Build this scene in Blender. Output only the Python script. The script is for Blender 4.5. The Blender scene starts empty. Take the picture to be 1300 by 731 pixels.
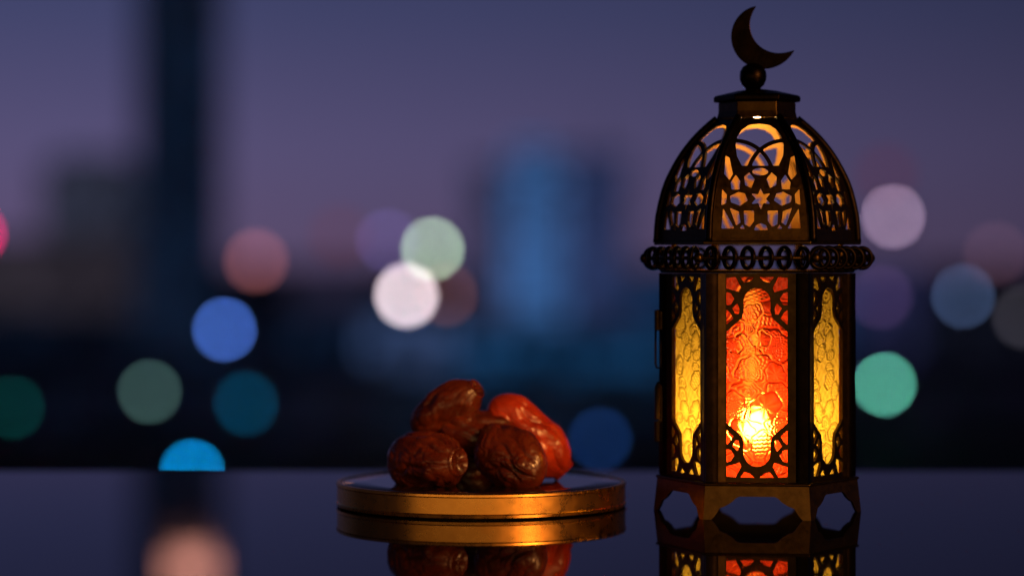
import bpy, bmesh, math, random
import numpy as np
from mathutils import Vector, Matrix, noise
PI = math.pi
random.seed(7)
scene = bpy.context.scene
C = scene.collection

# ------------------------------------------------------------------ camera
FPX, HY, CZ = 3069.0, 330.0, 0.1419        # focal length in photo pixels, horizon row, eye height over the table
YC = 1.3706                                # lantern axis distance
cam_d = bpy.data.cameras.new('camera')
cam = bpy.data.objects.new('camera', cam_d); C.objects.link(cam)
cam.location = (0, 0, CZ); cam.rotation_euler = (PI/2, 0, 0)
cam_d.sensor_width = 36; cam_d.lens = FPX/1300*36
cam_d.shift_y = -(365.5-HY)/1300
cam_d.clip_start = 0.02; cam_d.clip_end = 20000
cam_d.dof.use_dof = True; cam_d.dof.focus_distance = 1.33
cam_d.dof.aperture_fstop = 2.42
scene.camera = cam

# ------------------------------------------------------------------ world: dusk sky
w = bpy.data.worlds.new('World'); scene.world = w; w.use_nodes = True
nt = w.node_tree; nt.nodes.clear()
tc = nt.nodes.new('ShaderNodeTexCoord')
sep = nt.nodes.new('ShaderNodeSeparateXYZ'); nt.links.new(tc.outputs['Generated'], sep.inputs[0])
mr = nt.nodes.new('ShaderNodeMapRange'); mr.inputs[1].default_value = -0.10; mr.inputs[2].default_value = 0.60
nt.links.new(sep.outputs['Z'], mr.inputs[0])
ramp = nt.nodes.new('ShaderNodeValToRGB'); cr = ramp.color_ramp
stops = [(-0.10, (.070, .045, .095)), (-0.01, (.108, .072, .146)), (0.045, (.096, .080, .182)), (0.105, (.052, .058, .146)),
         (0.22, (.024, .030, .080)), (0.60, (.010, .013, .034))]
while len(cr.elements) < len(stops): cr.elements.new(0.5)
for e, (z, c) in zip(cr.elements, stops):
    e.position = (z+0.10)/0.70; e.color = (*c, 1)
nt.links.new(mr.outputs[0], ramp.inputs[0])
dot = nt.nodes.new('ShaderNodeVectorMath'); dot.operation = 'DOT_PRODUCT'
dot.inputs[1].default_value = (-0.37, 0.929, 0)
nt.links.new(tc.outputs['Generated'], dot.inputs[0])
mr2 = nt.nodes.new('ShaderNodeMapRange')
for i, v in enumerate((0.70, 0.98, 0.20, 1.0)): mr2.inputs[i+1].default_value = v
nt.links.new(dot.outputs['Value'], mr2.inputs[0])
bg = nt.nodes.new('ShaderNodeBackground'); wo = nt.nodes.new('ShaderNodeOutputWorld')
nt.links.new(ramp.outputs[0], bg.inputs['Color']); nt.links.new(mr2.outputs[0], bg.inputs['Strength'])
nt.links.new(bg.outputs[0], wo.inputs['Surface'])

# ------------------------------------------------------------------ warm interior light behind the camera
ld = bpy.data.lights.new('interior_glow', 'AREA'); ld.shape = 'RECTANGLE'; ld.size = 7.5; ld.size_y = 0.42
ld.energy = 13.0; ld.color = (1.0, 0.52, 0.16)
lo = bpy.data.objects.new('interior_glow', ld); C.objects.link(lo)
lo.location = (0.3, -1.1, 0.10); lo.rotation_euler = (PI/2, 0, PI)   # set below to face +y
lo.rotation_euler = Vector((0, 1, 0)).to_track_quat('-Z', 'Z').to_euler()

# warm table lamp of the room, in front and to the right
ld2 = bpy.data.lights.new('room_lamp', 'AREA'); ld2.shape = 'DISK'; ld2.size = 0.5; ld2.energy = 36.0; ld2.color = (1.0, 0.40, 0.10)
lo2 = bpy.data.objects.new('room_lamp', ld2); C.objects.link(lo2); lo2.location = (1.25, -0.15, 0.62)
lo2.rotation_euler = (Vector((0.0, 1.38, 0.05))-lo2.location).to_track_quat('-Z', 'Y').to_euler()

# ------------------------------------------------------------------ render
vs = scene.view_settings
scene.display_settings.display_device = 'sRGB'
vs.view_transform = 'Standard'; vs.look = 'None'; vs.exposure = 0; vs.gamma = 1; vs.use_curve_mapping = False
cy = scene.cycles
cy.use_adaptive_sampling = False
cy.use_denoising = True; cy.denoiser = 'OPENIMAGEDENOISE'
cy.denoising_input_passes = 'RGB_ALBEDO_NORMAL'; cy.denoising_prefilter = 'ACCURATE'
cy.max_bounces = 10; cy.transparent_max_bounces = 16; cy.transmission_bounces = 8
cy.sample_clamp_indirect = 4.0; cy.sample_clamp_direct = 0
cy.caustics_reflective = False; cy.caustics_refractive = False

# ------------------------------------------------------------------ helpers
def link(o, parent=None):
    C.objects.link(o)
    if parent: o.parent = parent
    return o
def mesh(name, verts, faces, mats=(), smooth=False, fmat=None):
    m = bpy.data.meshes.new(name); m.from_pydata([tuple(map(float, v)) for v in verts], [], faces)
    for x in (mats if isinstance(mats, (list, tuple)) else [mats]): m.materials.append(x)
    if fmat is not None: m.polygons.foreach_set('material_index', fmat)
    if smooth: m.polygons.foreach_set('use_smooth', [True]*len(m.polygons))
    m.update(); return m
def obj(name, me, parent=None, rz=0, loc=(0, 0, 0)):
    o = bpy.data.objects.new(name, me); o.location = loc; o.rotation_euler = (0, 0, rz); return link(o, parent)
def empty(name, loc, label, cat, group=None):
    o = bpy.data.objects.new(name, None); o.location = loc; o.empty_display_size = 0.05
    tag(o, label, cat, group); return link(o)
def tag(o, label, cat, group=None):
    o['label'] = label; o['category'] = cat
    if group: o['group'] = group
def finish(me, bevel=0, segs=2, smooth_angle=None):
    bm = bmesh.new(); bm.from_mesh(me)
    bmesh.ops.remove_doubles(bm, verts=bm.verts, dist=1e-7)
    bmesh.ops.recalc_face_normals(bm, faces=bm.faces)
    if bevel:
        ed = [e for e in bm.edges if len(e.link_faces) == 2 and e.calc_face_angle(0) > 0.5]
        bmesh.ops.bevel(bm, geom=ed, offset=bevel, segments=segs, profile=0.5, affect='EDGES')
    if smooth_angle is not None:
        for f in bm.faces: f.smooth = True
        for e in bm.edges:
            if len(e.link_faces) == 2 and e.calc_face_angle(0) > smooth_angle: e.smooth = False
    bm.to_mesh(me); bm.free(); me.update(); return me
def lathe(prof, n, rot=0.0):
    """closed surface of revolution from (radius, z) list"""
    V, F = [], []
    for r, z in prof:
        for k in range(n):
            a = rot+2*PI*k/n; V.append((r*math.cos(a), r*math.sin(a), z))
    m = len(prof)
    for i in range(m-1):
        for k in range(n):
            k2 = (k+1) % n; F.append((i*n+k, i*n+k2, (i+1)*n+k2, (i+1)*n+k))
    F.append(tuple(range(n-1, -1, -1))); F.append(tuple((m-1)*n+k for k in range(n)))
    return V, F
def lathe_ring(prof, n):
    """revolution of a closed (radius, z) loop"""
    V, F = [], []; m = len(prof)
    for r, z in prof:
        for k in range(n):
            a = 2*PI*k/n; V.append((r*math.cos(a), r*math.sin(a), z))
    for i in range(m):
        for k in range(n):
            k2 = (k+1) % n; i2 = (i+1) % m; F.append((i*n+k, i*n+k2, i2*n+k2, i2*n+k))
    return V, F
def tube(pts, r, n=8, closed=False, squash=1.0):
    pts = [Vector(p) for p in pts]; V, F = [], []; m = len(pts); up = None
    for i, p in enumerate(pts):
        a = pts[(i-1) % m] if (closed or i > 0) else p
        b = pts[(i+1) % m] if (closed or i < m-1) else p
        t = (b-a).normalized()
        if up is None: up = t.orthogonal().normalized()
        up = (up-t*up.dot(t)).normalized(); s = t.cross(up)
        rr = r[i] if isinstance(r, (list, tuple)) else r
        for k in range(n):
            an = 2*PI*k/n; V.append(p+up*math.cos(an)*rr+s*math.sin(an)*rr*squash)
    for i in range(m if closed else m-1):
        i2 = (i+1) % m
        for k in range(n):
            k2 = (k+1) % n; F.append((i*n+k, i*n+k2, i2*n+k2, i2*n+k))
    if not closed: F.append(tuple(range(n-1, -1, -1))); F.append(tuple((m-1)*n+k for k in range(n)))
    return V, F
def box(x0, x1, y0, y1, z0, z1):
    V = [(x, y, z) for z in (z0, z1) for y in (y0, y1) for x in (x0, x1)]
    F = [(0, 2, 3, 1), (4, 5, 7, 6), (0, 1, 5, 4), (2, 6, 7, 3), (0, 4, 6, 2), (1, 3, 7, 5)]
    return V, F
def join(*vf):
    V, F = [], []
    for v, f in vf:
        o = len(V); V += list(v); F += [tuple(i+o for i in q) for q in f]
    return V, F

# signed distance tools on numpy grids (negative = inside the hole)
def sd_poly(X, Y, pts, r=0.0):
    P = np.array(pts, float); n = len(P)
    d = np.full(X.shape, 1e18); s = np.ones(X.shape)
    for i in range(n):
        j = (i-1) % n
        ex, ey = P[j]-P[i]
        if ex*ex+ey*ey < 1e-9: continue
        wx, wy = X-P[i, 0], Y-P[i, 1]
        t = np.clip((wx*ex+wy*ey)/(ex*ex+ey*ey), 0, 1)
        d = np.minimum(d, (wx-ex*t)**2+(wy-ey*t)**2)
        c1 = Y >= P[i, 1]; c2 = Y < P[j, 1]; c3 = ex*wy > ey*wx
        s = np.where((c1 & c2 & c3) | (~c1 & ~c2 & ~c3), -s, s)
    return s*np.sqrt(d)-r
def sd_seg(X, Y, a, b):
    ax, ay = a; ex, ey = b[0]-ax, b[1]-ay
    t = np.clip(((X-ax)*ex+(Y-ay)*ey)/(ex*ex+ey*ey), 0, 1)
    return np.hypot(X-ax-ex*t, Y-ay-ey*t)
def sd_ell(X, Y, cx, cy_, a, b):
    k = np.hypot((X-cx)/a, (Y-cy_)/b); return (k-1)*min(a, b)

def fret(name, F, hw, y0, y1, nu, nv, mapf, mats, thick, smooth=False):
    """sheet cut by the implicit F(x, y) (> 0 = metal) over |x| < hw(y), y0..y1; mapf(x, y, off) -> 3D; real thickness"""
    v = np.linspace(y0, y1, nv+1); u = np.linspace(-1, 1, nu+1)
    Yg = np.repeat(v[:, None], nu+1, 1); Xg = u[None, :]*np.array([hw(t) for t in v])[:, None]
    val = F(Xg, Yg); val = np.where(np.abs(val) < 1e-4, 1e-4, val)
    ids = {}; P2 = []
    def vid(key, x, y):
        if key not in ids: ids[key] = len(P2); P2.append((x, y))
        return ids[key]
    polys, walls = [], []
    for j in range(nv):
        for i in range(nu):
            cs = [(i, j), (i+1, j), (i+1, j+1), (i, j+1)]
            vals = [val[b, a] for a, b in cs]
            if max(vals) < 0: continue
            poly, kinds = [], []
            for k in range(4):
                (a, b), (c, d) = cs[k], cs[(k+1) % 4]; f0, f1 = vals[k], vals[(k+1) % 4]
                if f0 > 0: poly.append(vid((a, b), Xg[b, a], Yg[b, a])); kinds.append(0)
                if (f0 > 0) != (f1 > 0):
                    t = f0/(f0-f1); key = (min((a, b), (c, d)), max((a, b), (c, d)))
                    poly.append(vid(key, Xg[b, a]+(Xg[d, c]-Xg[b, a])*t, Yg[b, a]+(Yg[d, c]-Yg[b, a])*t)); kinds.append(1 if f0 > 0 else 2)
            if len(poly) < 3: continue
            polys.append(poly); n = len(poly)
            for k in range(n):
                if kinds[k] == 1 and kinds[(k+1) % n] == 2: walls.append((poly[k], poly[(k+1) % n]))
    # outer border walls: edges used by one polygon and not yet walled
    cnt = {}
    for p in polys:
        for k in range(len(p)):
            e = (p[k], p[(k+1) % len(p)]); cnt[e] = cnt.get(e, 0)+1
    ws = set(walls)
    for e in list(cnt):
        if (e[1], e[0]) not in cnt and e not in ws: walls.append(e)
    N = len(P2)
    V = [mapf(x, y, 0.0) for x, y in P2]+[mapf(x, y, -thick) for x, y in P2]
    Fs = [tuple(p) for p in polys]+[tuple(i+N for i in reversed(p)) for p in polys]+[(b, a, a+N, b+N) for a, b in walls]
    me = mesh(name, V, Fs, mats)
    bm = bmesh.new(); bm.from_mesh(me); bmesh.ops.recalc_face_normals(bm, faces=bm.faces); bm.to_mesh(me); bm.free()
    return me

# ------------------------------------------------------------------ materials
def new_mat(name):
    m = bpy.data.materials.new(name); m.use_nodes = True
    n = m.node_tree; return m, n, n.nodes['Principled BSDF'], n.nodes['Material Output']
def noise_tex(n, scale, detail=4, rough=.55, coord='Object'):
    t = n.nodes.new('ShaderNodeTexCoord'); x = n.nodes.new('ShaderNodeTexNoise')
    x.inputs['Scale'].default_value = scale; x.inputs['Detail'].default_value = detail; x.inputs['Roughness'].default_value = rough
    n.links.new(t.outputs[coord], x.inputs['Vector']); return x
def ramp2(n, src, c0, c1, p0=.3, p1=.7):
    r = n.nodes.new('ShaderNodeValToRGB'); r.color_ramp.elements[0].position = p0; r.color_ramp.elements[1].position = p1
    r.color_ramp.elements[0].color = (*c0, 1); r.color_ramp.elements[1].color = (*c1, 1)
    n.links.new(src, r.inputs[0]); return r
def bump(n, b, src, strength, dist):
    x = n.nodes.new('ShaderNodeBump'); x.inputs['Strength'].default_value = strength; x.inputs['Distance'].default_value = dist
    n.links.new(src, x.inputs['Height']); n.links.new(x.outputs[0], b.inputs['Normal'])
def metal(name, c0, c1, r0, r1, scale, bs=.12):
    m, n, b, o = new_mat(name); b.inputs['Metallic'].default_value = 1
    x = noise_tex(n, scale, 6, .65)
    n.links.new(ramp2(n, x.outputs[0], c0, c1).outputs[0], b.inputs['Base Color'])
    y = noise_tex(n, scale*3.1, 4)
    rr = ramp2(n, y.outputs[0], (r0,)*3, (r1,)*3); n.links.new(rr.outputs[0], b.inputs['Roughness'])
    bump(n, b, y.outputs[0], bs, .0004); return m
M_BRASS = metal('antique_brass', (.028, .017, .006), (.058, .036, .012), .30, .46, 160)
M_DARK = metal('dark_bronze', (.004, .003, .0025), (.010, .0065, .0045), .30, .42, 160)
M_BASE = metal('brass_lit', (.055, .034, .011), (.11, .068, .022), .30, .46, 160)  # brass made brighter so that base and hinge look lit
M_INNER = metal('brass_lit_inner', (.52, .25, .04), (.66, .34, .06), .5, .65, 160)  # lighter orange copy of the brass, giving the dome inside a lit look
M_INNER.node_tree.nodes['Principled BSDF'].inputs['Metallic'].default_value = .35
M_GOLD = metal('polished_gold', (.80, .40, .075), (.90, .48, .10), .24, .34, 60, .05)

def glass_pane_mat(name, thin, thick, clear, w_ref, rough):
    m, n, b, o = new_mat(name); n.nodes.remove(b)
    at = n.nodes.new('ShaderNodeAttribute'); at.attribute_name = 'thickness'
    r = ramp2(n, at.outputs['Fac'], thin, thick, .05, .95)
    ns = noise_tex(n, 900, 3)
    tr = n.nodes.new('ShaderNodeBsdfTranslucent'); n.links.new(r.outputs[0], tr.inputs[0])
    rf = n.nodes.new('ShaderNodeBsdfRefraction'); rf.inputs['IOR'].default_value = 1.35; rf.inputs['Roughness'].default_value = rough
    rf.inputs['Color'].default_value = (*clear, 1)
    bp = n.nodes.new('ShaderNodeBump'); bp.inputs['Strength'].default_value = .25; bp.inputs['Distance'].default_value = .0004
    n.links.new(ns.outputs[0], bp.inputs['Height'])
    for s in (tr, rf): n.links.new(bp.outputs[0], s.inputs['Normal'])
    m1 = n.nodes.new('ShaderNodeMixShader'); m1.inputs[0].default_value = w_ref
    n.links.new(tr.outputs[0], m1.inputs[1]); n.links.new(rf.outputs[0], m1.inputs[2])
    gl = n.nodes.new('ShaderNodeBsdfGlossy'); gl.inputs['Roughness'].default_value = .12; n.links.new(bp.outputs[0], gl.inputs['Normal'])
    m2 = n.nodes.new('ShaderNodeMixShader'); m2.inputs[0].default_value = .05
    n.links.new(m1.outputs[0], m2.inputs[1]); n.links.new(gl.outputs[0], m2.inputs[2]); n.links.new(m2.outputs[0], o.inputs[0])
    return m
M_RED = glass_pane_mat('red_glass', (.62, .036, .004), (.15, .0010, .0008), (.95, .36, .05), .23, .40)
M_AMBER = glass_pane_mat('amber_glass', (.28, .176, .018), (.036, .018, .0015), (.8, .4, .04), .05, .5)
M_CLEAR, n_, b_, o_ = new_mat('clear_glass_back'); n_.nodes.remove(b_)
t_ = n_.nodes.new('ShaderNodeBsdfTransparent'); n_.links.new(t_.outputs[0], o_.inputs[0])

def emit(name, col, s, sample=True):
    m, n, b, o = new_mat(name); n.nodes.remove(b)
    e = n.nodes.new('ShaderNodeEmission'); e.inputs[0].default_value = (*col, 1); e.inputs[1].default_value = s
    n.links.new(e.outputs[0], o.inputs[0])
    m.cycles.emission_sampling = 'AUTO' if sample else 'NONE'
    return m
M_BULB = emit('bulb_glow', (1.0, .66, .28), 320)
M_BULB2 = emit('dome_fill_glow', (1.0, .55, .18), 720)
M_TUBE = emit('fill_rod_glow', (1.0, .60, .22), 10)
M_WAX, n_, b_, o_ = new_mat('cream_plastic'); b_.inputs['Base Color'].default_value = (.55, .45, .3, 1); b_.inputs['Roughness'].default_value = .5
bump(n_, b_, noise_tex(n_, 300).outputs[0], .1, .0005)

M_TABLE, n_, b_, o_ = new_mat('black_gloss')
b_.inputs['Base Color'].default_value = (.006, .006, .010, 1); b_.inputs['IOR'].default_value = 1.47
n_.nodes.remove(b_)
x_ = noise_tex(n_, 6, 5)
rr_ = ramp2(n_, x_.outputs[0], (.020,)*3, (.045,)*3)
df_ = n_.nodes.new('ShaderNodeBsdfDiffuse'); df_.inputs[0].default_value = (.004, .004, .007, 1)
gl_ = n_.nodes.new('ShaderNodeBsdfGlossy'); gl_.inputs[0].default_value = (.66, .66, .72, 1); n_.links.new(rr_.outputs[0], gl_.inputs['Roughness'])
fr_ = n_.nodes.new('ShaderNodeFresnel'); fr_.inputs[0].default_value = 1.45
mx_ = n_.nodes.new('ShaderNodeMixShader'); n_.links.new(fr_.outputs[0], mx_.inputs[0]); n_.links.new(df_.outputs[0], mx_.inputs[1]); n_.links.new(gl_.outputs[0], mx_.inputs[2])
n_.links.new(mx_.outputs[0], o_.inputs[0])
M_PGLASS, n_, b_, o_ = new_mat('plate_gloss')
b_.inputs['Base Color'].default_value = (.010, .008, .010, 1); b_.inputs['IOR'].default_value = 1.55; b_.inputs['Roughness'].default_value = .05
x_ = noise_tex(n_, 40, 5); n_.links.new(ramp2(n_, x_.outputs[0], (.03,)*3, (.09,)*3).outputs[0], b_.inputs['Roughness'])

def date_mat(name, c0, c1):
    m, n, b, o = new_mat(name)
    x = noise_tex(n, 55, 5, .5)
    cr_ = ramp2(n, x.outputs[0], c0, c1, .30, .72)
    rg_ = noise_tex(n, 75, 5, .5); rg_.noise_type = 'RIDGED_MULTIFRACTAL'; rg_.normalize = True; rg_.inputs['Distortion'].default_value = .6
    mxc = n.nodes.new('ShaderNodeMix'); mxc.data_type = 'RGBA'; mxc.blend_type = 'MULTIPLY'; mxc.inputs[0].default_value = .25
    n.links.new(cr_.outputs[0], mxc.inputs[6]); n.links.new(ramp2(n, rg_.outputs[0], (1, 1, 1), (.35, .30, .30), .45, .8).outputs[0], mxc.inputs[7])
    n.links.new(mxc.outputs[2], b.inputs['Base Color'])
    b.inputs['Subsurface Weight'].default_value = .35; b.inputs['Subsurface Radius'].default_value = (1.0, .22, .08); b.inputs['Subsurface Scale'].default_value = .006
    b.inputs['Specular IOR Level'].default_value = .5; b.inputs['Coat Weight'].default_value = .35; b.inputs['Coat Roughness'].default_value = .15
    y = noise_tex(n, 300, 5, .6)
    n.links.new(ramp2(n, y.outputs[0], (.18,)*3, (.48,)*3).outputs[0], b.inputs['Roughness'])
    ad = n.nodes.new('ShaderNodeMath'); ad.operation = 'MULTIPLY_ADD'; ad.inputs[1].default_value = -.8
    z = noise_tex(n, 260, 4, .5); n.links.new(rg_.outputs[0], ad.inputs[0]); n.links.new(z.outputs[0], ad.inputs[2])
    bump(n, b, ad.outputs[0], .45, .0010); return m
M_DATE = [date_mat('date_skin_dark', (.050, .007, .003), (.19, .034, .007)), date_mat('date_skin_lit', (.20, .014, .004), (.55, .055, .010))]  # second skin is reddened to imitate lantern light on one date

# ------------------------------------------------------------------ setting: ground, table
def ground_mat():
    m, n, b, o = new_mat('city_ground'); x = noise_tex(n, .02, 6)
    n.links.new(ramp2(n, x.outputs[0], (.012, .013, .018), (.035, .035, .042)).outputs[0], b.inputs['Base Color']); b.inputs['Roughness'].default_value = .9
    return m
GZ = -30.0
me = mesh('ground', [(-9000, -9000, GZ), (9000, -9000, GZ), (9000, 14000, GZ), (-9000, 14000, GZ)], [(0, 1, 2, 3)], ground_mat())
g = obj('ground', me); g['kind'] = 'structure'
TE = FPX*CZ/(597-HY)                      # far edge of the table
V, F = box(-1.6, 1.6, -0.75, TE, -0.03, 0.0)
me = finish(mesh('table_top', V, F, M_TABLE), .0015, 2)
t = obj('table_top', me); t['kind'] = 'structure'

def at(px, py, d): return Vector(((px-650)/FPX*d, d, CZ-(py-HY)/FPX*d))

# ------------------------------------------------------------------ city behind
def building_mat(name, wall, glow, strength, cell=(3.2, 3.4), lit=.5):
    m, n, b, o = new_mat(name)
    b.inputs['Roughness'].default_value = .7
    xw = noise_tex(n, .15, 4); n.links.new(ramp2(n, xw.outputs[0], tuple(c*.7 for c in wall), tuple(c*1.2 for c in wall)).outputs[0], b.inputs['Base Color'])
    tcn = n.nodes.new('ShaderNodeTexCoord'); sp = n.nodes.new('ShaderNodeSeparateXYZ'); n.links.new(tcn.outputs['Object'], sp.inputs[0])
    ad = n.nodes.new('ShaderNodeMath'); ad.operation = 'ADD'; n.links.new(sp.outputs[0], ad.inputs[0]); n.links.new(sp.outputs[1], ad.inputs[1])
    cb = n.nodes.new('ShaderNodeCombineXYZ'); n.links.new(ad.outputs[0], cb.inputs[0]); n.links.new(sp.outputs[2], cb.inputs[1])
    br = n.nodes.new('ShaderNodeTexBrick'); br.offset = 0; br.inputs['Scale'].default_value = 1
    br.inputs['Brick Width'].default_value = cell[0]; br.inputs['Row Height'].default_value = cell[1]; br.inputs['Mortar Size'].default_value = .45
    br.inputs['Mortar Smooth'].default_value = 0; br.inputs['Bias'].default_value = 2*lit-1
    br.inputs['Color1'].default_value = (.15, .15, .15, 1); br.inputs['Color2'].default_value = (1, 1, 1, 1); br.inputs['Mortar'].default_value = (0, 0, 0, 1)
    n.links.new(cb.outputs[0], br.inputs['Vector'])
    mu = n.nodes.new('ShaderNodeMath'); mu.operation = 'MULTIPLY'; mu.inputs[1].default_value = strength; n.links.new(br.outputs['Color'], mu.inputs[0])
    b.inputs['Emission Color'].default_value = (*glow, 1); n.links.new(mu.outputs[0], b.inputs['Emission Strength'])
    m.cycles.emission_sampling = 'NONE'
    return m
M_ROOF, n_, b_, o_ = new_mat('roof_grey'); b_.inputs['Base Color'].default_value = (.06, .06, .07, 1); b_.inputs['Roughness'].default_value = .8
def building(name, x0, x1, yt, d, glow, label, crown='flat', wall=(.10, .10, .12), depth=None):
    a, b = at(x0, yt, d), at(x1, yt, d); cx = (a.x+b.x)/2; W = b.x-a.x; H = a.z-GZ; D = depth or min(W, 26)
    r = empty(name, (cx, d+D/2, GZ), label, 'building', 'city buildings beyond the table')
    # window glow is added to give the hazy tone; its average is about 0.42 of the full value
    k = max(glow); col = tuple(c/k for c in glow)
    m = building_mat(name+'_facade', wall, col, k/.42)
    hb = H*.93 if crown == 'step' else H
    V, F = box(-W/2, W/2, -D/2, D/2, 0, hb)
    obj('wall', mesh('wall', V, F, m), r)
    if crown == 'step':
        V, F = box(-W*.36, W*.36, -D*.36, D*.36, hb, H); obj('upper_storey', mesh('upper_storey', V, F, m), r)
    V, F = join(box(-W/2-.3, W/2+.3, -D/2-.3, -D/2+.3, hb+.01, hb+1.1), box(-W/2-.3, W/2+.3, D/2-.3, D/2+.3, hb+.01, hb+1.1),
                box(-W/2-.3, -W/2+.3, -D/2+.3, D/2-.3, hb+.01, hb+1.1), box(W/2-.3, W/2+.3, -D/2+.3, D/2-.3, hb+.01, hb+1.1))
    obj('parapet', mesh('parapet', V, F, M_ROOF), r)
    if crown == 'mast':
        V, F = tube([(0, 0, H), (0, 0, H+9), (0, 0, H+16)], [.5, .35, .1], 8); obj('mast', mesh('mast', V, F, M_ROOF), r)
    return r
B = [
 ('skyscraper', 172, 272, -190, 430, (.0030, .0085, .023), 'tall black tower rising past the top edge of the picture', 'flat'),
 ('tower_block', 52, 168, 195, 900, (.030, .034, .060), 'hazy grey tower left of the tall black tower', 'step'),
 ('apartment_block', -150, 186, 305, 720, (.027, .022, .031), 'wide dim grey block in front of the hazy grey tower', 'flat'),
 ('apartment_block', -160, 345, 405, 560, (.002, .005, .014), 'broad navy block below the pink and blue discs at far left', 'flat'),
 ('tower_block', 372, 470, 335, 800, (.016, .014, .032), 'dim violet block beside the pink disc', 'step'),
 ('tower_block', 594, 640, 214, 760, (.034, .038, .092), 'dark slate tower touching the bright blue tower', 'flat'),
 ('glass_tower', 643, 719, 182, 640, (.038, .112, .300), 'bright blue glowing glass tower in the middle', 'step'),
 ('tower_block', 724, 795, 198, 700, (.022, .036, .108), 'navy tower between the bright blue tower and the lantern', 'mast'),
 ('office_block', 520, 860, 425, 520, (.008, .054, .150), 'low wide blue lit block behind the dates', 'flat'),
 ('office_block', 464, 575, 402, 500, (.044, .080, .200), 'small pale blue lit block under the white disc', 'flat'),
 ('tower_block', 372, 480, 400, 540, (.004, .012, .034), 'dark navy block left of the pale blue lit block', 'flat'),
 ('apartment_block', 806, 1085, 345, 660, (.008, .028, .085), 'navy block directly behind the lantern', 'flat'),
 ('tower_block', 1086, 1182, 335, 720, (.018, .020, .066), 'violet blue block just beyond the lantern', 'step'),
 ('apartment_block', 1184, 1420, 395, 600, (.005, .006, .013), 'dark block under the slate blue disc at far right', 'flat'),
 ('warehouse', -160, 230, 468, 420, (.0018, .0030, .0085), 'black low block behind the green disc at far left', 'flat'),
 ('warehouse', 234, 470, 474, 410, (.0016, .0024, .0080), 'black low block behind the dark teal disc', 'flat'),
 ('warehouse', 474, 856, 492, 415, (.0030, .0070, .0170), 'black low block right behind the plate of dates', 'flat'),
 ('warehouse', 860, 1420, 470, 425, (.0024, .0022, .0060), 'black low block behind the bright green disc', 'flat'),
]
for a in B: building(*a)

LAMP_PX, DISC_PX = 10.0, 88.0
M_POLE, n_, b_, o_ = new_mat('lamp_post_grey'); b_.inputs['Base Color'].default_value = (.05, .05, .055, 1); b_.inputs['Roughness'].default_value = .6
def s2l(c): return tuple(((v/255+.055)/1.055)**2.4 if v > 10 else v/255/12.92 for v in c)
def lamp(px, py, srgb, d, label, lp=LAMP_PX, base=(0, 0, 0)):
    p = at(px, py, d); rad = lp/2/FPX*d
    lin = tuple(max(0, a-b) for a, b in zip(s2l(srgb), s2l(base)))
    k = (DISC_PX/lp)**2*.68; m_ = max(lin); col = tuple(c/m_ for c in lin)
    r = empty('street_lamp', (p.x, p.y, GZ), label, 'lamp', 'city lights out of focus beyond the table')
    zz = p.z-GZ
    V, F = lathe([(.02*rad, zz-rad)]+[(rad*math.cos(t), zz+rad*math.sin(t)) for t in np.linspace(-1.45, 1.45, 13)]+[(.02*rad, zz+rad)], 20)
    obj('globe', mesh('globe', V, F, emit('lamp_glow', col, m_*k, False), True), r)
    V, F = lathe([(.30, 0), (.30, 1.2), (.16, 1.3), (.09, zz-rad-.12), (.3, zz-rad-.1), (.3, zz-rad-.005)], 10)
    obj('post', mesh('post', V, F, M_POLE), r)
    return r
L = [
 (-31, 297, (190, 55, 105), 380, 'crimson round light cut by the picture edge', 10, (60, 55, 75)),
 (325, 331, (126, 82, 108), 540, 'dusty pink round light right of the tall black tower', 16, (72, 58, 92)),
 (285, 418, (62, 98, 182), 400, 'clear blue round light below the dusty pink one', 10, (12, 22, 42)),
 (190, 497, (52, 76, 74), 390, 'grey green round light at far left', 10, (3, 6, 14)),
 (312, 512, (2, 50, 74), 385, 'dark teal round light right of the grey green one', 14, (3, 5, 12)),
 (244, 598, (0, 128, 196), 322, 'bright cyan light cut in half by the table edge', 10, (0, 0, 0)),
 (16, 517, (3, 42, 42), 388, 'dark green round light at the picture edge', 10, (2, 4, 10)),
 (549, 316, (158, 180, 166), 395, 'pale green white round light above the white one', 10, (60, 55, 90)),
 (516, 375, (246, 226, 238), 392, 'brightest pinkish white round light above the dates', 15, (15, 30, 60)),
 (492, 306, (88, 76, 128), 470, 'faint lilac round light overlapping the pale green white one', 12, (72, 62, 100)),
 (566, 374, (84, 62, 88), 475, 'faint brownish round light overlapping the white one', 12, (42, 46, 82)),
 (762, 557, (14, 36, 76), 388, 'dim navy round light right of the dates', 12, (3, 5, 12)),
 (1134, 275, (146, 122, 156), 396, 'large pale mauve round light right of the lantern dome', 10, (74, 62, 96)),
 (1223, 376, (60, 72, 108), 394, 'slate blue round light at far right', 10, (32, 32, 58)),
 (1264, 322, (80, 63, 90), 470, 'faint dusky mauve light above the slate blue one', 14, (60, 52, 80)),
 (1118, 377, (64, 54, 98), 472, 'dim purple light above the bright green one', 14, (40, 40, 76)),
 (1123, 488, (82, 166, 144), 389, 'bright sea green round light beside the amber pane', 9, (3, 4, 8)),
 (1300, 402, (52, 50, 62), 476, 'faint grey light at the right picture edge', 14, (18, 18, 32)),
 (432, 300, (100, 72, 108), 520, 'very faint pink light between the pink and lilac ones', 26, (90, 70, 112)),
 (1125, 222, (86, 64, 96), 521, 'very faint rose light above the large pale mauve one', 26, (76, 64, 100)),
]
for px, py, c, d, lab, lp, base in L: lamp(px, py, c, d, lab, lp, base)
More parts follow.
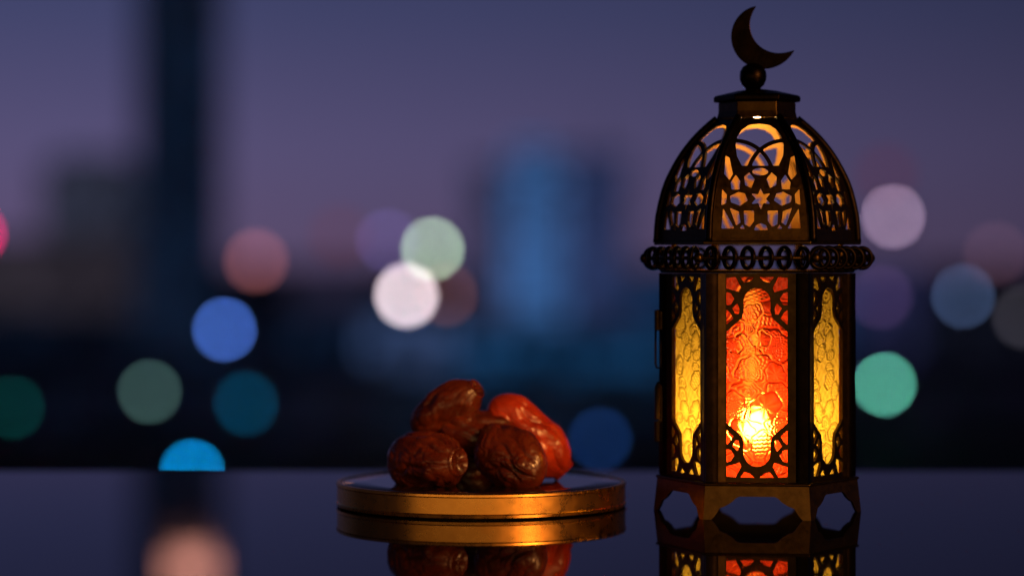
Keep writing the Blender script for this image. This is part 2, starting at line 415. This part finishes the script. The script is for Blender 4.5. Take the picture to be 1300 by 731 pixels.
# warm sign lamp high on the black tower, seen chiefly as its reflection in the table
p = at(243, -60, 424)
r = empty('tower_sign', (p.x, p.y, p.z), 'warm orange lit sign on the tall black tower, mirrored in the table', 'sign')
q = 424/FPX
V, F = box(-26*q, 26*q, -.4, 0, -18*q, 18*q); obj('lit_panel', mesh('lit_panel', V, F, emit('sign_glow', (1, .40, .28), 3.6, False)), r)
V, F = join(box(-27*q, 27*q, .01, 1.2, -19*q, 19*q), box(-2, 2, 1.2, 6.2, -1, 1)); obj('bracket', mesh('bracket', V, F, M_POLE), r)
# ------------------------------------------------------------------ lantern
LX = (961-650)/FPX*YC
lantern = empty('lantern', (LX, YC, 0), 'dark brass hexagonal lantern with pierced dome, crescent finial and glowing red and amber panes', 'lantern')
lantern.rotation_euler = (0, 0, -math.atan2(LX, YC))      # its red pane squarely faces the camera
K = YC/FPX                                  # metres per photo pixel on the lantern axis
def zc(py): return CZ-(py-HY)*K             # height of a photo row on the lantern axis
DF = 1.326; KF = DF/FPX                     # ... on the front face
def zf(py): return CZ-(py-HY)*KF
SIX = [k*PI/3 for k in range(6)]
C6 = math.cos(PI/6)
def hexpart(name, prof, mat=M_BRASS, bevel=.0004, parent=lantern, ring=False):
    V, F = (lathe_ring if ring else lathe)(prof, 6); return obj(name, finish(mesh(name, V, F, mat), bevel, 2), parent)

# base: floor plate and six cut-out skirts
R0, R1 = 126.5*K, 131*K                     # skirt top / bottom circumradius
zb = zf(616)
hexpart('base_plate', [(R0+.0006, zb), (R0+.0012, zb+.0006), (R0+.0006, zb+.0016), (R0-.004, zb+.0018)])
SK = [(-61, 664), (-54, 657.5), (-50, 652), (-46.5, 646), (-39, 643), (-31, 638), (-26, 633), (-22, 631)]
SK = SK+[(-x, y) for x, y in reversed(SK)]
def F_skirt(X, Y): return sd_poly(X, Y, SK, .8)
def Rsk(py): return R0+(R1-R0)*(py-617)/(660-617)
def map_skirt(x, py, off):
    z = (660-py)/(660-617)*(zb-.0001); return (x*KF, -(Rsk(py)*C6+off), z)
me = fret('skirt', F_skirt, lambda py: Rsk(py)/2/KF, 617, 660, 60, 26, map_skirt, M_BASE, .0014)
for a in SIX: obj('skirt', me, lantern, a)

# body: corner posts, pierced window frames, glass panes
RB = 118.5*K; z0, z1 = zb+.0019, zf(347)
HWB = RB/2/KF
def mirror(pts): return [(-x, y) for x, y in pts]
def flip(pts, c=481): return [(x, 2*c-y) for x, y in pts]
WH = [[(-38.5, 353), (-27, 352), (-20, 366), (-22, 371), (-38.5, 366)], [(-21, 352), (-3.5, 352), (-9, 357), (-16, 359)],
      [(-38.5, 371), (-33, 373), (-29, 380), (-33, 387), (-38.5, 388)], [(-31, 392), (-25, 386), (-22.5, 392), (-23, 399), (-27, 400)],
      [(-38.5, 394), (-34, 398), (-30, 405), (-38.5, 413)]]
MED = []
for t in np.linspace(0, PI/2, 10): MED.append((17*math.sin(t), 383-17*math.cos(t)))
MED += [(17, 396), (19.5, 405), (38.5, 422)]
MED = MED+[(x, 962-y) for x, y in reversed(MED)]
MED = MED+[(-x, y) for x, y in reversed(MED)]
def F_win(X, Y):
    f = sd_poly(X, Y, MED, 0)
    for h in WH:
        for q in (h, mirror(h), flip(h), mirror(flip(h))): f = np.minimum(f, sd_poly(X, Y, q, .2))
    return f
def map_win(x, py, off):
    # the solid margin rises outwards from the opening like a dished frame
    e = max(0.0, abs(x)-39.5)*KF; rise = e*.22
    return (x*KF, -(RB*C6-.0002+rise+off), z0+(616-py)/(616-347)*(z1-z0))
me_win = fret('window_frame', F_win, lambda py: 57.0, 347, 616, 126, 270, map_win, M_BRASS, .0016)

def relief(X, Y, seed, petals):
    """embossed flower pattern: overlapping petals with ridged rims and ribbing (pixels in, 0..1 out)"""
    rng = random.Random(seed)
    h = .35+.12*np.sin(X*.55+2*np.sin(Y*.09))*np.sin(Y*.42+1.3*np.sin(X*.13))
    for (cx, cy_, r, ang, kind) in petals:
        c, s = math.cos(ang), math.sin(ang)
        u = (X-cx)*c+(Y-cy_)*s; v_ = -(X-cx)*s+(Y-cy_)*c
        d = np.hypot(u/1.0, v_/.72)/r; th = np.arctan2(v_, u)
        wob = 1+.06*np.sin(th*7+seed)
        d = d*wob
        if kind == 0:  body = .30+.22*np.sin(u*1.25+.9*np.sin(v_*1.1))                      # ribs
        elif kind == 1: body = .30+.28*np.sin(d*r*1.0)*np.sin(th*max(6, r*.55))               # scale beads
        elif kind == 2: body = .15+.55*d**2+.10*np.sin(th*9)                                 # hollow petal
        else: body = .35+.25*np.sin(d*r*.95+th)                                            # spiral
        rim = np.exp(-((d-.95)/.075)**2)
        inside = d < 1.0
        h = np.where(inside, body, h); h = np.maximum(h, rim*.95)
        h = np.where((d > 1.03) & (d < 1.16), h*.45, h)
    return np.clip(h, 0, 1)
def pane(name, mat, seed, petals):
    nu, nv = 96, 320
    xs = np.linspace(-41, 41, nu+1); ys = np.linspace(349, 614, nv+1)
    X, Y = np.meshgrid(xs, ys); H = relief(X, Y, seed, petals)
    yb = RB*C6-.0002-.0016-.0024
    V = []; F = []; fm = []
    zz = z0+(616-Y)/(616-347)*(z1-z0)
    yy = -(yb+.0005+H*.0013)
    for j in range(nv+1):
        for i in range(nu+1): V.append((X[j, i]*KF, yy[j, i], zz[j, i]))
    for j in range(nv):
        for i in range(nu):
            a = j*(nu+1)+i; F.append((a, a+nu+1, a+nu+2, a+1)); fm.append(0)
    N = len(V); x0, x1 = xs[0]*KF, xs[-1]*KF; za, zb_ = zz[0, 0], zz[-1, 0]
    V += [(x0, -yb+.0016, za), (x1, -yb+.0016, za), (x1, -yb+.0016, zb_), (x0, -yb+.0016, zb_)]
    F.append((N, N+1, N+2, N+3)); fm.append(1)
    top = list(range(nu+1)); bot = [nv*(nu+1)+i for i in range(nu+1)]
    lef = [j*(nu+1) for j in range(nv+1)]; rig = [j*(nu+1)+nu for j in range(nv+1)]
    for lst, e0, e1 in ((top, N, N+1), (rig, N+1, N+2), (bot[::-1], N+2, N+3), (lef[::-1], N+3, N)):
        F.append(tuple(lst)+(e1, e0)); fm.append(1)
    me = mesh(name, V, F, [mat, M_CLEAR], False, fm)
    at_ = me.attributes.new('thickness', 'FLOAT', 'POINT'); at_.data.foreach_set('value', np.concatenate([H.ravel(), np.zeros(4)]))
    sm = [i == 0 for i in fm]; me.polygons.foreach_set('use_smooth', sm)
    return me
PR = [(0, 380, 30, 1.2, 0), (26, 400, 26, .4, 2), (-26, 420, 24, 2.2, 3), (14, 415, 20, .2, 0), (-8, 398, 16, -.5, 0), (22, 440, 27, .8, 1), (-20, 455, 30, 1.5, 1), (-30, 440, 13, .6, 2),
      (4, 432, 14, .1, 2), (-4, 470, 26, -.4, 1), (24, 478, 18, 1.2, 2), (30, 505, 22, .7, 0), (-14, 500, 20, .3, 3), (-30, 520, 22, 1.4, 1), (10, 520, 24, -.7, 2), (28, 545, 18, .2, 1),
      (-18, 555, 22, .9, 2), (8, 572, 22, 1.5, 0), (-24, 590, 18, .3, 3), (24, 592, 18, 1.1, 1), (0, 600, 13, .2, 2)]
rg = random.Random(5)
PA = []
for j in range(14):
    for sx in (-1, 1):
        PA.append((sx*rg.uniform(6, 30), 362+j*18+rg.uniform(-5, 5), rg.uniform(10, 20), rg.uniform(0, 3), rg.choice([0, 1, 2, 3])))
me_red = pane('glass_pane', M_RED, 1, PR); me_amb = pane('glass_pane', M_AMBER, 2, PA)
for k, a in enumerate(SIX):
    wf = obj('window_frame', me_win, lantern, a)
    gp = obj('glass_pane', me_red if k % 2 == 0 else me_amb, wf)
    gp['label'] = 'embossed red glass pane' if k % 2 == 0 else 'embossed amber glass pane'
# corner posts: rounded angle section
pr = [(-.0062, .0), (-.0058, .0017), (-.003, .0030), (0, .0034), (.003, .0030), (.0058, .0017), (.0062, 0), (.0050, -.0022), (-.0050, -.0022)]
V, F = [], []
for z in (z0, z1):
    for tx, o in pr: V.append((RB-.0008+o-abs(tx)*.50, tx*.85, z))
n = len(pr)
for i in range(n): F.append((i, (i+1) % n, n+(i+1) % n, n+i))
F += [tuple(range(n-1, -1, -1)), tuple(range(n, 2*n))]
me = finish(mesh('corner_post', V, F, M_DARK), 0, 2, .6)
for a in SIX: obj('corner_post', me, lantern, a)
# body top plate with lip
zt = z1+.0002
hexpart('body_top_lip', [(RB-.012, zt), (RB+.0012, zt), (RB+.0022, zt+.0006), (RB+.0022, zt+.0014), (RB+.0004, zt+.0019), (RB-.012, zt+.0019)], ring=True)

# gallery of rings on a hexagonal rail
RR = 139*K; zr = zf(327.5)
pts = []
for k in range(6):
    a0, a1 = SIX[k], SIX[(k+1) % 6]
    p0, p1 = Vector((RR*math.cos(a0), RR*math.sin(a0), zr)), Vector((RR*math.cos(a1), RR*math.sin(a1), zr))
    for t in (.04, .5, .96): pts.append(p0.lerp(p1, t))
V, F = tube(pts, .0011, 8, True); obj('gallery_rail', mesh('gallery_rail', V, F, M_BRASS, True), lantern)
V, F = tube([(0,   .0051*math.cos(t), .0056*math.sin(t)) for t in np.linspace(0, 2*PI, 29)[:-1]], .00130, 8, True)
me = mesh('gallery_ring', V, F, M_DARK, True)
for k in range(6):
    a0, a1 = SIX[k], SIX[(k+1) % 6]; mid = (a0+PI/6)
    p0, p1 = Vector((RR*math.cos(a0), RR*math.sin(a0), zr)), Vector((RR*math.cos(a0+PI/3), RR*math.sin(a0+PI/3), zr))
    for j in range(6):
        p = p0.lerp(p1, .10+.16*j)
        obj('gallery_ring', me, lantern, mid+PI/2+math.radians(38), p)
V, F = tube([(RR+.002, 0, zr), (RB-.006, 0, zr)], .0012, 8)
V2, F2 = tube([(RB-.006, 0, zt+.0015), (RB-.006, 0, zc(308))], .0016, 10)
V3, F3 = lathe([(.0001, -.003), (.0020, -.0022), (.0029, 0), (.0020, .0022), (.0001, .003)], 12)
V3 = [(v[0]+RR+.0015, v[1], v[2]+zr) for v in V3]
V, F = join((V, F), (V2, F2), (V3, F3)); me = mesh('gallery_bracket', V, F, M_BRASS, True)
for a in SIX: obj('gallery_bracket', me, lantern, a)

# dome
PRF = [(309, 128), (302, 127), (288, 126.3), (275, 125), (258, 121.5), (241, 117), (229, 112.5), (217, 106.5), (206, 100.5), (195, 93.5), (185, 86), (175, 77.5), (168, 70.5), (162, 64), (156, 57), (151, 51)]
PY = np.array([p[0] for p in PRF][::-1], float); PW = np.array([p[1] for p in PRF][::-1], float)
def Rd(py): return float(np.interp(py, PY, PW))*K
hexpart('dome_sill', [(Rd(305)-.004, zc(309)-.0008), (Rd(305)+.0016, zc(309)-.0008), (Rd(305)+.0016, zc(309)+.0008), (Rd(305)-.0008, zc(309)+.0014), (Rd(305)-.004, zc(309)+.0014)], ring=True)
ARCH = [(-23, 214), (-29, 202), (-30.5, 188), (-28, 177), (-22, 168), (-13, 162), (0, 160)]
ARCH = ARCH+[(-x, y) for x, y in ARCH[-2::-1]]
STAR = [((13 if k % 2 == 0 else 6.2)*math.sin(k*PI/6), 255-(13 if k % 2 == 0 else 6.2)*math.cos(k*PI/6)*.95) for k in range(12)]
DH = [[(-43, 202), (-39, 204), (-35, 224), (-39, 231), (-45, 224)], [(-14, 223), (-8, 231), (-12, 241), (-19, 238), (-20, 228)], [(-31, 226), (-26, 233), (-27, 243), (-36, 243), (-37, 235)],
      [(-20, 249), (-17, 257), (-26, 263), (-37, 259), (-38, 252), (-28, 247)], [(-21, 270), (-9, 270), (-9, 282), (-14, 289), (-20, 286)], [(-38, 267), (-28, 271), (-26, 284), (-31, 287)],
      [(-47, 268), (-39, 282), (-34, 291), (-49, 291)], [(-48, 244), (-43, 250), (-44, 260), (-49, 262)], [(-26, 291), (-21, 291.5), (-23, 287.5)], [(-8, 293), (-6, 288), (0, 285.5), (6, 288), (8, 293)]]
def F_dome(X, Y):
    a = sd_poly(X, Y, ARCH, 0)
    for s in (-1, 1):
        a = np.maximum(a, 2.5-np.abs(np.hypot(X+32*s, Y-230)-48))
    f = a
    f = np.minimum(f, sd_ell(X, Y, 0, 221.5, 10, 4.6)); f = np.minimum(f, sd_poly(X, Y, STAR, .3))
    for h in DH:
        for q in (h, mirror(h)): f = np.minimum(f, sd_poly(X, Y, q, .5))
    return f
KD = 1.338/FPX
def map_dome(x, py, off):
    return (x*KD, -(Rd(py)*C6-.0006+off), zc(py)+.0)
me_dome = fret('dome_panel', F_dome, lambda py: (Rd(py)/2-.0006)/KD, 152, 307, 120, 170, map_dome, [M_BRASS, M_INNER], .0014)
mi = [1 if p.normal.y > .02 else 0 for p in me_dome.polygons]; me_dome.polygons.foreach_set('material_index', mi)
pts = [(Rd(py)-.0002, 0, zc(py)) for py in np.linspace(308, 151, 30)]
V, F = tube(pts, .0021, 10); me_rib = mesh('dome_rib', V, F, M_DARK, True)
DT = math.radians(2.6)                      # the dome sits slightly twisted on the body
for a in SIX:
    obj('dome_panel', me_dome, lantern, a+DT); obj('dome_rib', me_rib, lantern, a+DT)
# neck, cap, ball, crescent
hexpart('neck', [(42*K, zc(142)), (43*K, zc(151)), (51.5*K, zc(152)), (50*K, zc(147)), (49*K, zc(143)), (49*K, zc(131))])
hexpart('cap', [(48*K, zc(131)+.0001), (55*K, zc(130)), (55.5*K, zc(124)), (53*K, zc(122)), (24*K, zc(115.5)), (12*K, zc(114))], bevel=.0006, mat=M_DARK)
px_ = (956-961)*K
V, F = lathe([(9*K, zc(115)), (10*K, zc(112)), (14*K, zc(108)), (16.6*K, zc(102)), (17.2*K, zc(97)), (16.4*K, zc(91)), (13*K, zc(85)), (7*K, zc(81.5)), (1*K, zc(80))], 32)
obj('ball_finial', mesh('ball_finial', V, F, M_DARK, True), lantern, 0, (px_, 0, 0))
def arc(cx, cy_, r, a0, a1, n): return [(cx+r*math.cos(a), cy_+r*math.sin(a)) for a in np.linspace(a0, a1, n)]
A, Bp = (959.8, 8.4), (1008.3, 64.8)       # the two horn tips
oc = (969.5, 46.5); ic = (985.5, 34.0)
def ang(c, p): return math.atan2(p[1]-c[1], p[0]-c[0])
def blend_arc(c, rm, n, ccw):
    a0, a1 = ang(c, A), ang(c, Bp)
    while ccw and a1 > a0: a1 -= 2*PI
    ra, rb = math.dist(c, A), math.dist(c, Bp); out = []
    for t in np.linspace(0, 1, n):
        wgt = math.sin(PI*t)**.6; r = (ra*(1-t)+rb*t)*(1-wgt)+rm*wgt; a = a0+(a1-a0)*t
        out.append((c[0]+r*math.cos(a), c[1]+r*math.sin(a)))
    return out
outer = blend_arc(oc, 41.3, 48, True); inner = blend_arc(ic, 32.6, 40, True)
loop = outer+inner[-2:0:-1]
V = [((x-961)*K, -.0013, zc(y)) for x, y in loop]+[((x-961)*K, .0013, zc(y)) for x, y in loop]; n = len(loop)
F = [tuple(range(n)), tuple(range(2*n-1, n-1, -1))]+[(i, n+i, n+(i+1) % n, (i+1) % n) for i in range(n)]
obj('crescent_finial', finish(mesh('crescent_finial', V, F, M_DARK), .0003, 2), lantern)

# door hardware on the left-hand corner post
hx = -(RB+.0016)
def at_l(py): return zc(py)
V, F = lathe([(.0004, at_l(420)), (.0019, at_l(419)), (.0019, at_l(394)), (.0004, at_l(393))], 14)
V2, F2 = box(.0004, .0042, -.0009, .0009, at_l(418), at_l(396))
me = mesh('door_catch', *join((V, F), (V2, F2)), M_BRASS)
ct = obj('door_catch', me, lantern, 0, (hx-.0016, -.0015, 0))
pts = [(-.0012, 0, at_l(419)), (-.0014, 0, at_l(440)), (-.0014, 0, at_l(462)), (-.0006, 0, at_l(467)), (.0010, 0, at_l(467)), (.0018, 0, at_l(462)), (.0018, 0, at_l(440)), (.0016, 0, at_l(419))]
V, F = tube(pts, .0006, 8); obj('wire_loop', mesh('wire_loop', V, F, M_BRASS, True), ct)
V, F = lathe([(.0004, at_l(533)), (.0021, at_l(532)), (.0021, at_l(490)), (.0012, at_l(487)), (.0004, at_l(484))], 14)
V2, F2 = box(.0004, .0044, -.0009, .0009, at_l(560), at_l(490))
hb = obj('hinge', finish(mesh('hinge', *join((V, F), (V2, F2)), M_BASE), 0, 2, .6), lantern, 0, (hx-.0014, -.0015, 0))
V, F = lathe([(.0004, at_l(562)), (.0023, at_l(560)), (.0023, at_l(535)), (.0004, at_l(534))], 14)
obj('hinge_knuckle', finish(mesh('hinge_knuckle', V, F, M_BRASS), 0, 2, .6), hb)

# lamp inside
lamp_in = empty('led_candle', (LX-.0012, YC, zb+.0019), 'warm glowing bulb standing inside the lantern behind the red pane', 'candle')
zl = zb+.0019; zB = zc(541)-zl
V, F = lathe([(.0001, 0), (.013, 0), (.0138, .0008), (.0138, .012), (.0128, .0135), (.006, .0125), (.0045, .014), (.0040, zB-.0078), (.0001, zB-.0076)], 28)
obj('holder', mesh('holder', V, F, M_WAX, True), lamp_in)
V, F = lathe([(.0001, zB-.0075)]+[(.0074*math.cos(t)*(1 if t < 0 else 1-.25*t), zB+.0074*math.sin(t)*(1 if t < 0 else 1.4)) for t in np.linspace(-1.3, 1.45, 14)]+[(.0001, zB+.0108)], 24)
obj('bulb', mesh('bulb', V, F, M_BULB, True), lamp_in)
V, F = tube([(0, .020, .004), (0, .020, .03), (0, .020, .045)], .0012, 8); obj('stem', mesh('stem', V, F, M_WAX), lamp_in)  # support for the added glow rod
V, F = tube([(0, .020, .0452), (0, .020, .075), (0, .020, .105)], .0026, 12); obj('fill_rod', mesh('fill_rod', V, F, M_TUBE, True), lamp_in)  # unseen glowing rod, added to even out the light on the panes

hang = empty('dome_fill_bulb', (LX, YC, zc(142)), 'added unseen bulb brightening the inside of the pierced dome', 'bulb')  # no bulb is known here; added to light up the dome interior
dz = zc(148)-zc(142)
V, F = tube([(0, 0, -.0003), (0, 0, dz*.5), (0, 0, dz+.0021)], .0006, 8); obj('wire', mesh('wire', V, F, M_DARK), hang)
V, F = lathe([(.0001, dz-.0019)]+[(.0019*math.cos(t), dz+.0019*math.sin(t)) for t in np.linspace(-1.3, 1.2, 10)]+[(.0004, dz+.0020)], 16)
obj('bulb', mesh('bulb', V, F, M_BULB2, True), hang)

# ------------------------------------------------------------------ plate
PX, PYD, PRAD, PH = (611-650)/FPX*1.40, 1.402, .0838, .0142
plate = empty('plate', (PX, PYD, 0), 'low round gold rimmed plate with dark glossy top under the dates', 'plate')
r_ = PRAD
V, F = lathe_ring([(r_-.003, .0006), (r_-.0006, .0006), (r_, .0011), (r_+.0002, .0026), (r_-.0003, .0032), (r_-.0003, PH-.0022), (r_+.0001, PH-.0016), (r_, PH-.0004), (r_-.0006, PH), (r_-.0020, PH), (r_-.0026, PH-.0001), (r_-.003, PH-.0003)], 160)
obj('rim', finish(mesh('rim', V, F, M_GOLD), 0, 2, .12), plate)
V, F = lathe([(r_-.0032, .0010), (r_-.0032, PH-.0005), (r_-.0036, PH-.0002), (r_-.02, PH-.0002)], 120)
obj('top_disc', finish(mesh('top_disc', V, F, M_PGLASS), 0, 2, .7), plate)
V, F = lathe([(r_-.012, 0), (r_-.010, .0002), (r_-.010, .0009), (r_-.012, .00095)], 80)
obj('foot', mesh('foot', V, F, M_PGLASS), plate)

# ------------------------------------------------------------------ dates
def date(center, axis, length, width, seed, mat, label, roll=0.0, pinch=.0, fold=1.0):
    nt_, nph = 110, 144; rnd = random.Random(seed); off = Vector((rnd.uniform(-50, 50), rnd.uniform(-50, 50), rnd.uniform(-50, 50)))
    ph0 = [rnd.uniform(0, 6.28) for _ in range(6)]
    cre = [((q+rnd.uniform(-.35, .35))*2*PI/13, rnd.uniform(.07, .26), rnd.uniform(.03, .125), rnd.uniform(-.7, .7), rnd.uniform(.35, .9), rnd.uniform(0, 9)) for q in range(13)]
    V, F = [], []
    for i in range(nt_+1):
        s = -1+2*i/nt_; s = math.sin(s*PI/2)                   # crowd rows at the ends
        base = max(0.0, 1-abs(s)**2.5)**.52
        for k in range(nph):
            ph = 2*PI*k/nph
            p = Vector((math.cos(ph), math.sin(ph), s*1.5))
            wv = Vector((noise.noise(p*1.3+off), noise.noise(p*1.3+off*1.3), noise.noise(p*1.3+off*.7)))
            pw = p+wv*.55
            n1 = noise.noise(p*.9+off); n2 = noise.noise(pw*1.6+off*1.7)
            rid2 = 1-abs(noise.noise(Vector((pw.x*3.4, pw.y*3.4, pw.z*1.6))+off*2.3))*3.2        # fine cross wrinkles
            cut = 0.0
            for (fc, fw, fd, sc, sw, so) in cre:                                               # lengthwise folds, sharp in the valley
                wob_ = fc+.42*noise.noise(Vector((s*1.9+so, so, 0)))
                dd = abs((ph-wob_+PI) % (2*PI)-PI)
                if dd < fw*4: cut += fd*math.exp(-dd/fw)*math.exp(-((s-sc)/sw)**2)
            fade = min(1.0, base*1.35)**2
            r = base*(1+fade*(.10*n1+.06*n2))+fade*fold*(-cut*1.15-.022*max(0, rid2)**1.5+.045)
            r *= 1+pinch*math.cos(2*ph+ph0[0])
            z = s
            if s > .90:                                         # stem end: puckered dimple
                q = (s-.90)/.10; z = .985-.05*q*q*(1.5+math.cos(5*ph+ph0[1]))*(1-q*.6)-.03*q; r = max(r, .42*(1-q)**.8+.01); r *= 1+.12*(1-q)*q*math.cos(7*ph+ph0[2])
            V.append((r*width/2*math.cos(ph), r*width/2*math.sin(ph), z*length/2))
        
    for i in range(nt_):
        for k in range(nph):
            k2 = (k+1) % nph; F.append((i*nph+k, i*nph+k2, (i+1)*nph+k2, (i+1)*nph+k))
    F.append(tuple(range(nph-1, -1, -1))); F.append(tuple(nt_*nph+k for k in range(nph)))
    me = mesh('date', V, F, mat, True)
    o = bpy.data.objects.new('date', me); o.location = center
    q = Vector(axis).normalized().to_track_quat('Z', 'Y') @ Matrix.Rotation(roll, 3, 'Z').to_quaternion()
    o.rotation_mode = 'QUATERNION'; o.rotation_quaternion = q
    tag(o, label, 'date', 'dates piled on the plate'); link(o); return o
d0, d1 = M_DATE
date(at(541, 586, 1.378), (.76, -.64, .06), .052, .0325, 3, d0, 'dark brown date lying at the front left of the pile', .4, .05, 1.5)
date(at(566, 519, 1.400), (.74, -.40, .52), .050, .0255, 11, d0, 'date on top of the pile with its lit end pointing up', 1.0, .03, 1.2)
date(at(671, 553, 1.404), (.66, .10, -.66), .061, .0290, 23, d1, 'date coloured as if lit red, leaning down the lantern side of the pile', 2.0, .06, 1.5)
date(at(649, 580, 1.374), (-.66, .62, .44), .050, .0310, 37, d0, 'wrinkled brown date in front centre leaning down towards the plate rim', 1.1, .10, 1.7)
date(at(613, 552, 1.396), (.92, -.10, -.24), .054, .0275, 47, d0, 'dark date lying across the middle behind the front ones', 1.6, .03, 1.2)
date(at(592, 588, 1.432), (.9, .3, 0), .044, .026, 53, d0, 'shadowed date at the back bottom seen between the front two', .7)
